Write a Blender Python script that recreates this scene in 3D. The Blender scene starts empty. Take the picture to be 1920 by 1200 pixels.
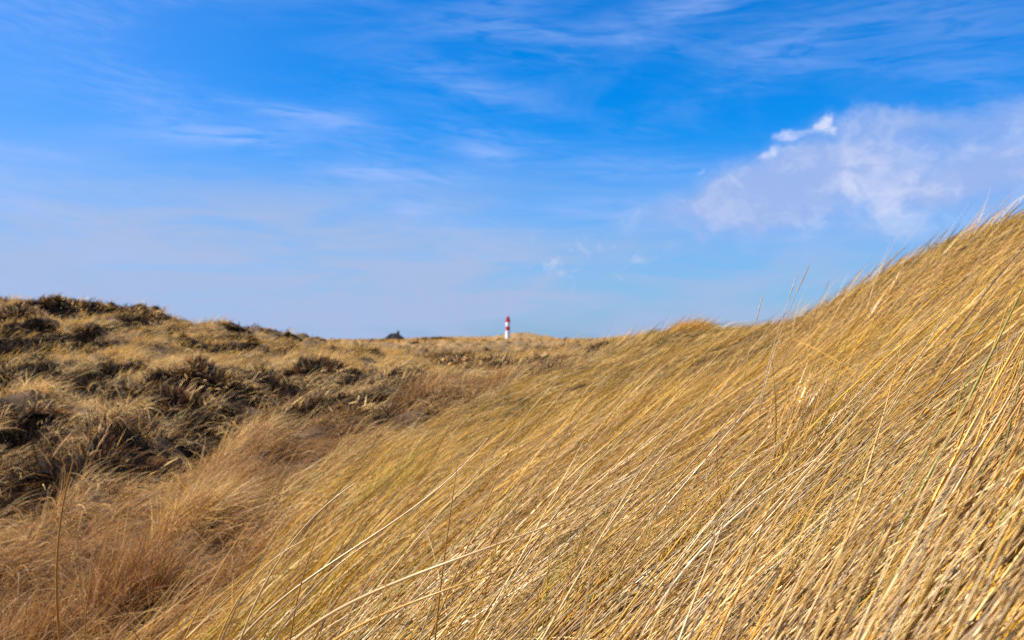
import bpy, bmesh, math
import numpy as np
from mathutils import Vector

PI = math.pi
rng = np.random.default_rng(11)
sc = bpy.context.scene
COL = sc.collection

# ------------------------------------------------------------------ camera
F = 1867.0            # focal length in pixels of the 1920 wide photograph
VH = 640.0            # row of the eye-level horizon
cam = bpy.data.cameras.new('camera')
cam.sensor_width = 36.0
cam.lens = 36.0 * F / 1920.0
cam.clip_start = 0.02
cam.clip_end = 20000.0
cam.dof.use_dof = True
cam.dof.focus_distance = 1.8
cam.dof.aperture_fstop = 7.5
camo = bpy.data.objects.new('camera', cam)
COL.objects.link(camo)
camo.location = (0, 0, 0)
camo.rotation_euler = (PI / 2 + math.atan((VH - 600) / F), 0, 0)
sc.camera = camo

# ------------------------------------------------------------------ exposure
sc.view_settings.view_transform = 'Standard'
sc.view_settings.look = 'None'
sc.view_settings.gamma = 1.0
sc.view_settings.exposure = 0.7
sc.cycles.use_denoising = False
sc.cycles.max_bounces = 5
sc.cycles.diffuse_bounces = 2
sc.cycles.glossy_bounces = 2
sc.cycles.transparent_max_bounces = 4

# ------------------------------------------------------------------ sun
SUN_AZ = math.radians(-88)      # from +Y (view direction), negative = left
SUN_EL = math.radians(41)
sd = Vector((math.sin(SUN_AZ) * math.cos(SUN_EL), math.cos(SUN_AZ) * math.cos(SUN_EL), math.sin(SUN_EL)))
sun = bpy.data.lights.new('sun', 'SUN')
sun.energy = 5.0
sun.angle = math.radians(0.53)
sun.color = (1.0, 0.91, 0.77)
suno = bpy.data.objects.new('sun', sun)
COL.objects.link(suno)
suno.rotation_euler = sd.to_track_quat('Z', 'Y').to_euler()

# ------------------------------------------------------------------ node helper
class NT:
    def __init__(s, tree):
        s.t = tree; s.n = tree.nodes; s.l = tree.links
    def new(s, ty, **kw):
        n = s.n.new(ty)
        for k, v in kw.items(): setattr(n, k, v)
        return n
    def put(s, sock, v):
        if v is None: return
        if isinstance(v, (int, float)): sock.default_value = v
        elif isinstance(v, (tuple, list)): sock.default_value = v
        else: s.l.new(v, sock)
    def m(s, op, a, b=None, c=None, clamp=False):
        n = s.new('ShaderNodeMath', operation=op); n.use_clamp = clamp
        s.put(n.inputs[0], a); s.put(n.inputs[1], b)
        if c is not None: s.put(n.inputs[2], c)
        return n.outputs[0]
    def mix(s, f, a, b, blend='MIX'):
        n = s.new('ShaderNodeMix', data_type='RGBA', blend_type=blend)
        s.put(n.inputs[0], f); s.put(n.inputs[6], a); s.put(n.inputs[7], b)
        return n.outputs[2]
    def ramp(s, f, lo, hi, a=0.0, b=1.0):
        n = s.new('ShaderNodeMapRange', interpolation_type='SMOOTHSTEP')
        s.put(n.inputs[0], f); s.put(n.inputs[1], lo); s.put(n.inputs[2], hi); s.put(n.inputs[3], a); s.put(n.inputs[4], b)
        return n.outputs[0]
    def comb(s, x, y, z):
        n = s.new('ShaderNodeCombineXYZ')
        s.put(n.inputs[0], x); s.put(n.inputs[1], y); s.put(n.inputs[2], z)
        return n.outputs[0]
    def noise(s, vec, scale, detail=4, rough=0.55, dist=0.0, lac=2.0):
        n = s.new('ShaderNodeTexNoise')
        s.put(n.inputs['Vector'], vec); n.inputs['Scale'].default_value = scale
        n.inputs['Detail'].default_value = detail; n.inputs['Roughness'].default_value = rough
        n.inputs['Distortion'].default_value = dist; n.inputs['Lacunarity'].default_value = lac
        return n.outputs[0]

# ------------------------------------------------------------------ sky
world = bpy.data.worlds.new('World')
sc.world = world
world.use_nodes = True
wt = NT(world.node_tree)
wt.n.clear()
sky = wt.new('ShaderNodeTexSky', sky_type='NISHITA')
sky.sun_disc = False
sky.sun_elevation = SUN_EL
sky.sun_rotation = SUN_AZ
sky.air_density = 1.0; sky.dust_density = 0.6; sky.ozone_density = 3.0
bg = wt.new('ShaderNodeBackground')
bg.inputs[1].default_value = 0.0778
wo = wt.new('ShaderNodeOutputWorld')
wt.l.new(bg.outputs[0], wo.inputs[0])
tc = wt.new('ShaderNodeTexCoord')
sep = wt.new('ShaderNodeSeparateXYZ')
wt.l.new(tc.outputs['Generated'], sep.inputs[0])
dx, dy, dz = sep.outputs
AZ = wt.m('ARCTAN2', dx, dy)
EL = wt.m('ARCSINE', dz)
def azel(u, v):
    a = math.atan((u - 960) / F)
    return a, math.atan((VH - v) / F * math.cos(a))
def blob(u, v, su, sv, rot=0.0):
    """soft elliptical weight about a direction of the sky (sizes in photo pixels, 1/F rad)"""
    a, e = azel(u, v)
    X = wt.m('MULTIPLY', wt.m('SUBTRACT', AZ, a), F); Y = wt.m('MULTIPLY', wt.m('SUBTRACT', EL, e), F)
    c, s_ = math.cos(math.radians(rot)), math.sin(math.radians(rot))
    P = wt.m('DIVIDE', wt.m('ADD', wt.m('MULTIPLY', X, c), wt.m('MULTIPLY', Y, s_)), su)
    Q = wt.m('DIVIDE', wt.m('SUBTRACT', wt.m('MULTIPLY', Y, c), wt.m('MULTIPLY', X, s_)), sv)
    d = wt.m('ADD', wt.m('MULTIPLY', P, P), wt.m('MULTIPLY', Q, Q))
    return wt.m('EXPONENT', wt.m('MULTIPLY', d, -1.0))
def addup(lst):
    r = lst[0]
    for q in lst[1:]: r = wt.m('ADD', r, q)
    return r
# clear air: the Nishita sky, deepened
gam = wt.new('ShaderNodeGamma'); wt.l.new(sky.outputs[0], gam.inputs[0]); gam.inputs[1].default_value = 1.0
base = wt.mix(1.0, gam.outputs[0], (0.40, 0.86, 1.42, 1), 'MULTIPLY')
hs = wt.new('ShaderNodeHueSaturation'); hs.inputs['Saturation'].default_value = 1.12; wt.l.new(base, hs.inputs['Color'])
SKYC = hs.outputs[0]
# cirrus: long wisps lying nearly level
vec = wt.comb(wt.m('MULTIPLY', AZ, 1.0), wt.m('ADD', wt.m('MULTIPLY', EL, 3.6), wt.m('MULTIPLY', AZ, 0.25)), 0.0)
n1 = wt.noise(vec, 5.2, 6, 0.6, 0.7)
n2 = wt.noise(vec, 1.7, 3, 0.5, 0.3)
cir = wt.m('MULTIPLY', wt.ramp(n1, 0.44, 0.80), wt.ramp(n2, 0.34, 0.66))
stre = wt.noise(wt.comb(AZ, wt.m('MULTIPLY', EL, 7.0), 3.1), 14.0, 5, 0.6, 0.8)
soft = wt.noise(wt.comb(AZ, wt.m('MULTIPLY', EL, 5.0), 9.1), 7.0, 6, 0.6, 0.5)
wb = addup([
    wt.m('MULTIPLY', blob(560, 212, 130, 15, -6), 0.85), wt.m('MULTIPLY', blob(430, 250, 190, 22, 3), 0.75), wt.m('MULTIPLY', blob(480, 268, 60, 9, -8), 0.8),
    wt.m('MULTIPLY', blob(30, 281, 90, 9, -5), 0.8), wt.m('MULTIPLY', blob(690, 322, 140, 16, -5), 0.7), wt.m('MULTIPLY', blob(860, 328, 60, 14, 0), 0.6),
    wt.m('MULTIPLY', blob(910, 285, 60, 16, -14), 0.7), wt.m('MULTIPLY', blob(770, 395, 60, 24, 0), 0.6), wt.m('MULTIPLY', blob(900, 25, 130, 34, 8), 0.42),
    wt.m('MULTIPLY', blob(1040, 62, 170, 17, -3), 0.5), wt.m('MULTIPLY', blob(880, 160, 130, 30, -14), 0.45), wt.m('MULTIPLY', blob(1310, 5, 130, 26, 8), 0.75),
    wt.m('MULTIPLY', blob(1810, 35, 150, 65, -12), 0.35), wt.m('MULTIPLY', blob(1500, 80, 130, 50, 4), 0.4), wt.m('MULTIPLY', blob(1180, 310, 200, 30, -5), 0.4),
    wt.m('MULTIPLY', blob(1780, 130, 200, 22, -7), 0.3), wt.m('MULTIPLY', blob(1130, 395, 150, 30, 0), 0.5)])
wisp = wt.m('MULTIPLY', wb, wt.ramp(stre, 0.28, 0.66))
# milky veil towards the horizon, thickest on the left
elpx = wt.m('MULTIPLY', EL, F)
veil = wt.ramp(elpx, 400, 50)
veilL = wt.m('MULTIPLY', wt.ramp(elpx, 400, 170), wt.ramp(AZ, 0.22, -0.25))
veil = wt.m('ADD', wt.m('MULTIPLY', veil, 0.62), wt.m('MULTIPLY', veilL, 0.42))
veil = wt.m('MULTIPLY', veil, wt.ramp(soft, 0.30, 0.66, 0.58, 1.18))
hz = wt.m('ADD', veil, wt.ramp(wt.m('MULTIPLY', wt.m('ADD', EL, wt.m('MULTIPLY', AZ, 0.1)), F), 420, 120, 0.0, 0.10))
patchy = wt.m('MULTIPLY', wt.ramp(wt.noise(wt.comb(AZ, wt.m('MULTIPLY', EL, 3.0), 5.5), 4.2, 3, 0.5, 0.4), 0.42, 0.68), wt.ramp(wt.noise(wt.comb(AZ, wt.m('ADD', wt.m('MULTIPLY', EL, 5.5), wt.m('MULTIPLY', AZ, 0.8)), 7.7), 30.0, 6, 0.62, 0.6), 0.30, 0.72))
patchy = wt.m('MULTIPLY', patchy, wt.ramp(EL, 0.02, 0.10))
thin = addup([wt.m('MULTIPLY', cir, 0.30), wt.m('MULTIPLY', wisp, 0.62), wt.m('MULTIPLY', patchy, 0.20)])
# broken cloud bank on the right
AZ0, EL0 = AZ, EL
def warp(c, sc_, amp, off):
    n_ = wt.noise(wt.comb(AZ0, wt.m('MULTIPLY', EL0, 1.3), off), sc_, 5, 0.6, 0.0)
    return wt.m('ADD', c, wt.m('MULTIPLY', wt.m('SUBTRACT', n_, 0.5), amp))
AZ = warp(warp(AZ0, 18, 0.045, 3.3), 70, 0.014, 8.8)
EL = warp(warp(EL0, 18, 0.035, 6.1), 70, 0.012, 1.9)
wn = wt.noise(wt.comb(AZ, wt.m('MULTIPLY', EL, 1.5), 0.7), 7.5, 8, 0.6, 0.6)
wf = wt.noise(wt.comb(AZ, wt.m('MULTIPLY', EL, 1.6), 4.7), 26.0, 7, 0.62, 0.4)
bank = addup([
    wt.m('MULTIPLY', blob(1440, 345, 150, 52, 14), 1.05), wt.m('MULTIPLY', blob(1360, 385, 95, 30, -8), 0.6), wt.m('MULTIPLY', blob(1560, 310, 110, 60, 20), 0.75),
    wt.m('MULTIPLY', blob(1850, 290, 330, 95, 5), 0.95), wt.m('MULTIPLY', blob(1600, 410, 360, 65, 6), 0.36), wt.m('MULTIPLY', blob(1720, 352, 90, 24, 8), 0.55), wt.m('MULTIPLY', blob(1880, 325, 120, 30, 10), 0.4),
    wt.m('MULTIPLY', blob(1740, 222, 150, 20, -2), 0.55), wt.m('MULTIPLY', blob(1460, 408, 60, 16, 5), 0.5), wt.m('MULTIPLY', blob(1240, 405, 150, 26, 6), 0.32), wt.m('MULTIPLY', blob(1180, 320, 140, 16, 8), 0.28), wt.m('MULTIPLY', blob(1312, 432, 16, 12, -30), 0.5)])
bank = wt.m('SUBTRACT', bank, wt.m('MULTIPLY', blob(1625, 372, 70, 20, 12), 0.45))
edge = wt.m('ADD', wt.m('MULTIPLY', wt.m('SUBTRACT', wn, 0.5), 1.5), wt.m('MULTIPLY', wt.m('SUBTRACT', wf, 0.5), 0.8))
bankd = wt.m('MULTIPLY', wt.ramp(wt.m('ADD', bank, wt.m('MULTIPLY', edge, 0.50)), 0.0, 1.45), wt.ramp(bank, 0.0, 0.6))
jx = wt.m('MULTIPLY', wt.m('SUBTRACT', wf, 0.5), 1.0)
puff = addup([wt.m('MULTIPLY', blob(1480, 251, 22, 11, 8), 1.1), wt.m('MULTIPLY', blob(1551, 232, 13, 14, 25), 1.15), wt.m('MULTIPLY', blob(1528, 244, 30, 8, 22), 0.8),
              wt.m('MULTIPLY', blob(1447, 290, 17, 12, 40), 0.7), wt.m('MULTIPLY', blob(1475, 283, 50, 10, 8), 0.45), wt.m('MULTIPLY', blob(1312, 322, 9, 6, 0), 0.6)])
puffd = wt.ramp(wt.m('ADD', puff, jx), 0.12, 1.35)
puffd = wt.m('MULTIPLY', puffd, wt.ramp(puff, 0.1, 0.35))
AZ, EL = AZ0, EL0
mot = wt.m('MULTIPLY', wt.m('ADD', blob(1045, 490, 80, 45, 0), wt.m('MULTIPLY', blob(1180, 480, 70, 40, 0), 0.6)), wt.ramp(wt.noise(wt.comb(AZ, EL, 2.2), 62, 5, 0.65, 0.5), 0.5, 0.78))
# colours (radiance before the background strength)
k = 1 / 0.11
HZ = (0.345 * k, 0.445 * k, 0.67 * k, 1)
CL = (0.60 * k, 0.64 * k, 0.82 * k, 1)
WH = (0.76 * k, 0.77 * k, 0.90 * k, 1)
c = wt.mix(wt.ramp(AZ, -0.05, -0.62, 0.0, 0.30), SKYC, (0.30 * k, 0.42 * k, 0.76 * k, 1))
c = wt.mix(wt.m('MINIMUM', hz, 0.97), c, HZ)
c = wt.mix(wt.m('MINIMUM', thin, 0.8), c, (0.36 * k, 0.50 * k, 0.88 * k, 1))
c = wt.mix(wt.m('MULTIPLY', mot, 0.6), c, CL)
c = wt.mix(wt.m('MULTIPLY', bankd, 0.92), c, wt.mix(wt.ramp(wt.m('ADD', wt.m('MULTIPLY', wn, 0.6), wt.m('MULTIPLY', wf, 0.4)), 0.42, 0.66), (0.30 * k, 0.42 * k, 0.74 * k, 1), CL))
c = wt.mix(wt.m('MULTIPLY', puffd, 0.66), c, WH)
wt.l.new(c, bg.inputs[0])

# ------------------------------------------------------------------ noise in numpy
def _h(ix, iy, seed):
    n = (ix.astype(np.int64) * 374761393 + iy.astype(np.int64) * 668265263 + seed * 1274126177) & 0xffffffff
    n = ((n ^ (n >> 13)) * 1274126177) & 0xffffffff
    return ((n ^ (n >> 16)) & 0xffff) / 65535.0
def vnoise(x, y, seed=0):
    ix, iy = np.floor(x), np.floor(y)
    fx, fy = x - ix, y - iy
    fx = fx * fx * (3 - 2 * fx); fy = fy * fy * (3 - 2 * fy)
    a = _h(ix, iy, seed); b = _h(ix + 1, iy, seed); c_ = _h(ix, iy + 1, seed); d = _h(ix + 1, iy + 1, seed)
    return (a * (1 - fx) + b * fx) * (1 - fy) + (c_ * (1 - fx) + d * fx) * fy
def fbm(x, y, seed=0, o=3):
    s = 0; a = 0.5; t = 0
    for i in range(o):
        s = s + a * vnoise(x * 2 ** i + 17.3 * i, y * 2 ** i - 9.1 * i, seed + i); t += a; a *= 0.5
    return s / t
def sstep(x, a, b):
    t = np.clip((x - a) / (b - a), 0, 1)
    return t * t * (3 - 2 * t)

# ------------------------------------------------------------------ terrain
PROF = {
 -700: [(1.5, 2300), (4, 1300), (8, 950), (15, 760), (25, 640), (34, 540), (50, 600), (100, 640)],
 0:    [(0.6, 3900), (1.5, 2050), (3, 1480), (5, 1200), (7, 1020), (10, 885), (15, 765), (22, 685), (28, 648), (36, 557), (50, 618), (100, 642)],
 150:  [(28, 646), (37, 572), (50, 622)],
 300:  [(0.6, 3700), (1.5, 1950), (3, 1380), (5, 1130), (7, 990), (10, 880), (15, 775), (22, 700), (30, 652), (40, 595), (60, 628), (100, 640)],
 480:  [(35, 648), (46, 613), (60, 628)],
 640:  [(0.6, 2950), (1.2, 1900), (2, 1420), (3, 1170), (5, 975), (7, 900), (9, 848), (11, 832), (13, 802), (18, 747), (25, 700), (35, 664), (55, 648), (70, 643), (120, 643)],
 960:  [(0.6, 2400), (1.2, 1560), (2, 1210), (3, 1040), (5, 895), (8, 798), (12, 735), (15, 713), (20, 712), (28, 695), (40, 668), (60, 653), (120, 644), (300, 637.5)],
 1130: [(0.6, 2250), (1, 1700), (2, 1150), (3, 985), (5, 845), (8, 755), (12, 700), (18, 664), (25, 645), (35, 650), (60, 646), (120, 641)],
 1300: [(0.6, 2380), (1, 1685), (2, 1107), (3, 930), (5, 795), (8, 712), (12, 658), (16, 630), (20, 611), (26, 616), (40, 644), (100, 643)],
 1500: [(0.6, 2196), (1, 1555), (1.5, 1225), (2.5, 931), (4, 778), (6, 684), (9, 615), (12, 585), (15, 592), (25, 640), (60, 645)],
 1700: [(0.7, 1760), (1.2, 1293), (2, 976), (3, 802), (5, 662), (7, 575), (9.5, 486), (11, 467), (14, 486), (25, 600), (60, 640)],
 1920: [(0.5, 2059), (1, 1350), (1.7, 1013), (2.5, 819), (4, 649), (6, 528), (8, 442), (10.5, 394), (13, 404), (25, 540), (60, 620)],
 2500: [(0.5, 1760), (1, 1107), (2, 660), (4, 463), (7, 290), (12, 240), (25, 420), (60, 600)],
}
CAN = 0.14     # mean height of the grass over the ground
P = []; Z = []
for u, lst in PROF.items():
    a = math.atan((u - 960) / F)
    for y, v in lst:
        P.append((a * 3.0, math.log(y / math.cos(a)))); Z.append((VH - v) / F * y - CAN)
for a in (-0.9, -0.45, 0, 0.45, 0.9):
    for r in (200, 450, 1500):
        P.append((a * 3.0, math.log(r))); Z.append({200: -0.6, 450: 0.0, 1500: 0.2}[r])
P = np.array(P); Z = np.array(Z)
def tk(d2): return 0.5 * d2 * np.log(d2 + 1e-12)
n = len(P)
K = tk(((P[:, None] - P[None]) ** 2).sum(-1)) + np.eye(n) * 0.02
A = np.zeros((n + 3, n + 3)); A[:n, :n] = K; A[:n, n] = 1; A[:n, n + 1:] = P; A[n, :n] = 1; A[n + 1:, :n] = P.T
W = np.linalg.solve(A, np.concatenate([Z, [0, 0, 0]]))
def tps(q):
    out = np.empty(len(q))
    for i in range(0, len(q), 20000):
        s = q[i:i + 20000]
        out[i:i + 20000] = tk(((s[:, None] - P[None]) ** 2).sum(-1)) @ W[:n] + W[n] + s @ W[n + 1:]
    return out

EDY = [0, 5, 7, 9, 12, 15, 25, 40]; EDX = [-1.65, -1.65, -1.75, -1.5, -1.05, 0.05, 2.7, 7.6]
def near_slope(x, y):
    """1 on the near marram slope, 0 in the hollow and on the hummocky dunes"""
    return sstep(x - np.interp(y, EDY, EDX) + (fbm(x * 1.1, y * 0.9, 5) - .5) * 0.9, -0.45, 0.45)
def px2xy(u, y): return (u - 960) / F * y, y
FAR = [(975, 600, 3.6, 17, 26), (1000, 585, 2.0, 22, 20), (925, 560, .9, 9, 20), (775, 400, 1.0, 14, 16), (820, 410, 1.5, 9, 16), (880, 380, .7, 9, 14), (1060, 520, 1.0, 24, 20), (1120, 350, .6, 16, 18), (700, 330, .6, 16, 14), (850, 620, 3, 40, 26), (1250, 640, 4, 50, 30), (742, 522, -4.0, 12, 12), (740, 64, -.30, 3.2, 16), (740, 400, -1.0, 14, 22)]
def px2xy(u, y): return (u - 960) / F * y, y
def hum(x, y):
    r = np.hypot(x, y); wl = 1 - near_slope(x, y)
    fr = sstep(r, 4, 9) * (1 - sstep(r, 150, 500))
    b1 = np.abs(fbm(x * 0.62 + 3, y * 0.55, 21, 3) - 0.5) * 2
    b2 = fbm(x * 1.5, y * 1.3, 33, 2) - 0.5
    b3 = fbm(x * 0.13, y * 0.11, 41, 3) - 0.5
    big = sstep(r, 18, 60)
    h = (0.30 - 0.95 * b1) * (0.62 + 0.35 * big) * (1 - .5 * sstep(r, 60, 200)) + b2 * 0.62 + b3 * (0.5 * big + 1.1 * sstep(r, 60, 120))
    h = h * fr * wl * (1 - 0.45 * sstep(r, 24, 26) * (1 - sstep(r, 31, 34)))
    for u, yy, hh, sx in ((130, 36, .25, 1.4), (60, 33.5, .18, 1.1), (262, 37.5, .35, 1.1), (200, 10.3, .40, .95), (340, 16.8, .3, .8), (560, 14.9, .25, .6), (600, 23.2, .35, .9), (735, 20.5, .3, .8), (660, 14.5, .2, .5), (860, 31.5, .4, 1.3), (945, 29, .3, 1.2), (20, 14.2, .3, .8), (405, 18.2, .3, 1.0)):
        cx, cy = px2xy(u, yy)
        h = h + hh * np.exp(-((x - cx) ** 2 + (y - cy) ** 2) / sx ** 2)
    h = h + near_slope(x, y) * ((fbm(x * 1.3, y * 1.1, 55, 2) - .5) * 0.10 * sstep(r, 2, 5) + (fbm(x * .45, y * .4, 58, 2) - .5) * 0.22 * sstep(r, 4, 8))
    return h
aza = np.concatenate([np.arange(-180, -46, 4.0), np.arange(-46, 46.01, 0.33), np.arange(50, 180, 4.0), [180.0]])
AZG = np.radians(aza)
RG = np.exp(np.arange(math.log(0.25), math.log(6000), 0.0125))
def ground_raw(x, y):
    r = np.hypot(x, y); a = np.arctan2(x, y)
    q = np.stack([np.clip(a, -1.0, 1.0) * 3.0, np.log(np.clip(r, .3, 1600))], -1)
    zf = tps(q)
    back = np.clip(-0.85 + 0.42 * x, -1.25, 1.6) * (1 - sstep(r, 40, 200))
    w = sstep(np.abs(a), 0.85, 1.4)
    z = zf * (1 - w) + back * w
    z = z * (1 - sstep(r, 1200, 3000))
    for u, yy, h, sx, sy in FAR:
        cx, cy = px2xy(u, yy)
        z = z + h * np.exp(-((x - cx) / sx) ** 2 - ((y - cy) / sy) ** 2)
    return z + hum(x, y)
aa, rr = np.meshgrid(AZG, RG, indexing='ij')
GX = np.sin(aa) * rr; GY = np.cos(aa) * rr
GZ = ground_raw(GX.ravel(), GY.ravel()).reshape(GX.shape)
GZ[-1] = GZ[0]
LR = np.log(RG)
def gz(x, y):
    a = np.arctan2(x, y); lr = np.log(np.clip(np.hypot(x, y), RG[0], RG[-1] * .999))
    fi = np.interp(a, AZG, np.arange(len(AZG))); fj = (lr - LR[0]) / (LR[1] - LR[0])
    i = np.clip(fi.astype(int), 0, len(AZG) - 2); j = np.clip(fj.astype(int), 0, len(RG) - 2)
    fi = fi - i; fj = np.clip(fj - j, 0, 1)
    return (GZ[i, j] * (1 - fi) + GZ[i + 1, j] * fi) * (1 - fj) + (GZ[i, j + 1] * (1 - fi) + GZ[i + 1, j + 1] * fi) * fj

# dark heath patches: centre (pixel column, distance), size
DARK = [(190, 9.6, .85, .75), (60, 9.2, .45, .5), (285, 10.2, .6, .4), (30, 13.5, .75, .7), (300, 16, 1.0, .8), (360, 16.8, .9, 1.0), (420, 17.5, .9, .8), (340, 14.2, .7, .5),
        (485, 18, .6, .7), (560, 14.2, .7, .6), (660, 14.2, .5, .45), (590, 22.5, .9, 1.1), (650, 21.0, .7, .8), (735, 19.8, .7, .7), (170, 19, .8, .8), (230, 21, .6, .8), (560, 17, .6, .6),
        (845, 31, 1.0, 1.5), (900, 29.5, 1.0, 1.2), (955, 28, 1.0, 1.0), (1075, 44, 2.0, 1.6), (865, 36, .9, 1.0), (130, 35.5, 1.1, 1.3), (55, 32.5, 1.0, .9), (85, 23, .8, .6), (520, 12.0, .35, .3), (770, 16.5, .6, .6), (705, 15.3, .5, .5), (835, 19.5, .8, .6), (905, 22.5, .9, .7), (610, 13, .5, .4), (540, 11.8, .4, .4), (480, 13.5, .6, .5), (430, 12.5, .5, .5), (120, 12.5, .6, .5), (250, 12.8, .6, .5), (700, 26, 1.2, 1), (800, 26, 1.0, .9), (150, 16.5, .9, .7), (20, 19, .9, .8), (500, 22, 1.0, .9), (400, 21, .9, .8), (790, 398, 14, 10), (835, 408, 8, 8), (880, 378, 9, 8), (1000, 588, 9, 9), (1045, 512, 16, 12), (700, 330, 10, 9)]
def darkmask(x, y):
    r = np.hypot(x, y)
    d = np.zeros_like(x)
    for u, yy, sx, sy in DARK:
        cx, cy = px2xy(u, yy)
        d = np.maximum(d, np.exp(-((x - cx) / sx / 1.15) ** 2 - ((y - cy + .3) / sy / 1.35) ** 2))
    # dark heath, with shade painted into its colour, on the lee (right-hand) flanks
    e = 0.25 + 0.004 * r
    g = (hum(x + .75 * e, y - .65 * e) - hum(x - .75 * e, y + .65 * e)) / (2 * e)
    lee = sstep(-g, 0.02, 0.34) * sstep(fbm(x * .35, y * .22, 77, 2), 0.30, 0.50) * (1 - .6 * sstep(r, 24, 27) * (1 - sstep(r, 32, 35)))
    a_ = np.arctan2(x, y)
    gap_shade = sstep(fbm(x * .95 + y * .25, y * .42, 501, 3), .44, .52) * sstep(r, 9, 11) * (1 - sstep(r, 25, 28)) * .95  # dark patches painted for the shaded gaps between tussocks
    lee = np.maximum(lee, gap_shade)
    band = np.exp(-((r - (41 + (a_ + .35) * 90)) / 6.5) ** 2) * sstep(-a_, 0.08, 0.18)       # the crest on the left
    base_ = np.maximum(d, np.maximum(0.85 * lee, band * sstep(fbm(x * .5, y * .35, 91, 3), 0.36, 0.48)))
    base_ = base_ + (fbm(x * 2.2, y * 1.8, 61, 3) - .5) * 0.7
    return sstep(base_, 0.34, 0.54) * (1 - near_slope(x, y)) * sstep(r, 6.5, 8) * (1 - sstep(r, 380, 700) * .6)

# ------------------------------------------------------------------ materials
def straw_mat(name, rough=0.5, trans=0.22, spec=0.5):
    m = bpy.data.materials.new(name); m.use_nodes = True
    t = NT(m.node_tree); t.n.clear()
    out = t.new('ShaderNodeOutputMaterial')
    at = t.new('ShaderNodeAttribute', attribute_name='Col')
    geo = t.new('ShaderNodeNewGeometry')
    nz = t.noise(geo.outputs['Position'], 9.0, 3, 0.6)
    col = t.mix(1.0, at.outputs['Color'], t.comb(t.ramp(nz, .3, .7, .88, 1.10), t.ramp(nz, .3, .7, .88, 1.09), t.ramp(nz, .3, .7, .87, 1.08)), 'MULTIPLY')
    p = t.new('ShaderNodeBsdfPrincipled')
    p.inputs['Roughness'].default_value = rough
    p.inputs['Specular IOR Level'].default_value = spec
    t.l.new(col, p.inputs['Base Color'])
    tr = t.new('ShaderNodeBsdfTranslucent'); t.l.new(col, tr.inputs[0])
    mx = t.new('ShaderNodeMixShader'); mx.inputs[0].default_value = trans
    t.l.new(p.outputs[0], mx.inputs[1]); t.l.new(tr.outputs[0], mx.inputs[2])
    t.l.new(mx.outputs[0], out.inputs[0])
    return m
STRAW = straw_mat('dry_grass', 0.34, 0.08, 0.6)
STRAWF = straw_mat('dry_grass_far', 0.6, 0.26, 0.25)
TUSS = straw_mat('dry_tussock_grass', 0.6, 0.42, 0.25)
HEATH = straw_mat('dead_heath', 0.8, 0.08, 0.15)
def plain(name, col, rough=0.6, metal=0.0, nscale=None, namp=0.15):
    m = bpy.data.materials.new(name); m.use_nodes = True
    t = NT(m.node_tree); p = t.n['Principled BSDF']
    p.inputs['Roughness'].default_value = rough; p.inputs['Metallic'].default_value = metal
    if nscale:
        geo = t.new('ShaderNodeNewGeometry')
        nz = t.noise(geo.outputs['Position'], nscale, 5, 0.6)
        f = t.ramp(nz, .3, .7, 1 - namp, 1 + namp)
        t.l.new(t.mix(1.0, (*col, 1), t.comb(f, f, f), 'MULTIPLY'), p.inputs['Base Color'])
    else: p.inputs['Base Color'].default_value = (*col, 1)
    return m

# ground
gm = bpy.data.materials.new('litter_and_sand'); gm.use_nodes = True
t = NT(gm.node_tree); p = t.n['Principled BSDF']; p.inputs['Roughness'].default_value = 0.95; p.inputs['Specular IOR Level'].default_value = 0.0
at = t.new('ShaderNodeAttribute', attribute_name='Col'); geo = t.new('ShaderNodeNewGeometry')
a1 = t.noise(geo.outputs['Position'], 38, 6, 0.7); a2 = t.noise(geo.outputs['Position'], 1.6, 6, 0.7)
f1 = t.m('MULTIPLY', t.ramp(a1, .3, .7, .6, 1.45), t.ramp(a2, .3, .7, .7, 1.3))
t.l.new(t.mix(1.0, at.outputs['Color'], t.comb(f1, f1, f1), 'MULTIPLY'), p.inputs['Base Color'])
bp = t.new('ShaderNodeBump'); bp.inputs['Strength'].default_value = 0.6; bp.inputs['Distance'].default_value = 0.03
t.l.new(a1, bp.inputs['Height']); t.l.new(bp.outputs[0], p.inputs['Normal'])

# ------------------------------------------------------------------ mesh building
def add_mesh(name, V, Fq, mats, col=None, smooth=True, parent=None, tri=False):
    me = bpy.data.meshes.new(name)
    V = np.ascontiguousarray(V, dtype=np.float32); Fq = np.ascontiguousarray(Fq, dtype=np.int32)
    kf = Fq.shape[1]
    me.vertices.add(len(V)); me.vertices.foreach_set('co', V.ravel())
    me.loops.add(Fq.size); me.loops.foreach_set('vertex_index', Fq.ravel())
    me.polygons.add(len(Fq)); me.polygons.foreach_set('loop_start', np.arange(0, Fq.size, kf, dtype=np.int32))
    me.polygons.foreach_set('use_smooth', np.full(len(Fq), smooth))
    if col is not None:
        ca = me.color_attributes.new('Col', 'FLOAT_COLOR', 'POINT')
        c4 = np.ones((len(V), 4), np.float32); c4[:, :3] = col
        ca.data.foreach_set('color', c4.ravel())
    me.update(calc_edges=True)
    me.materials.append(mats)
    o = bpy.data.objects.new(name, me); COL.objects.link(o)
    if parent: o.parent = parent
    return o

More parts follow.
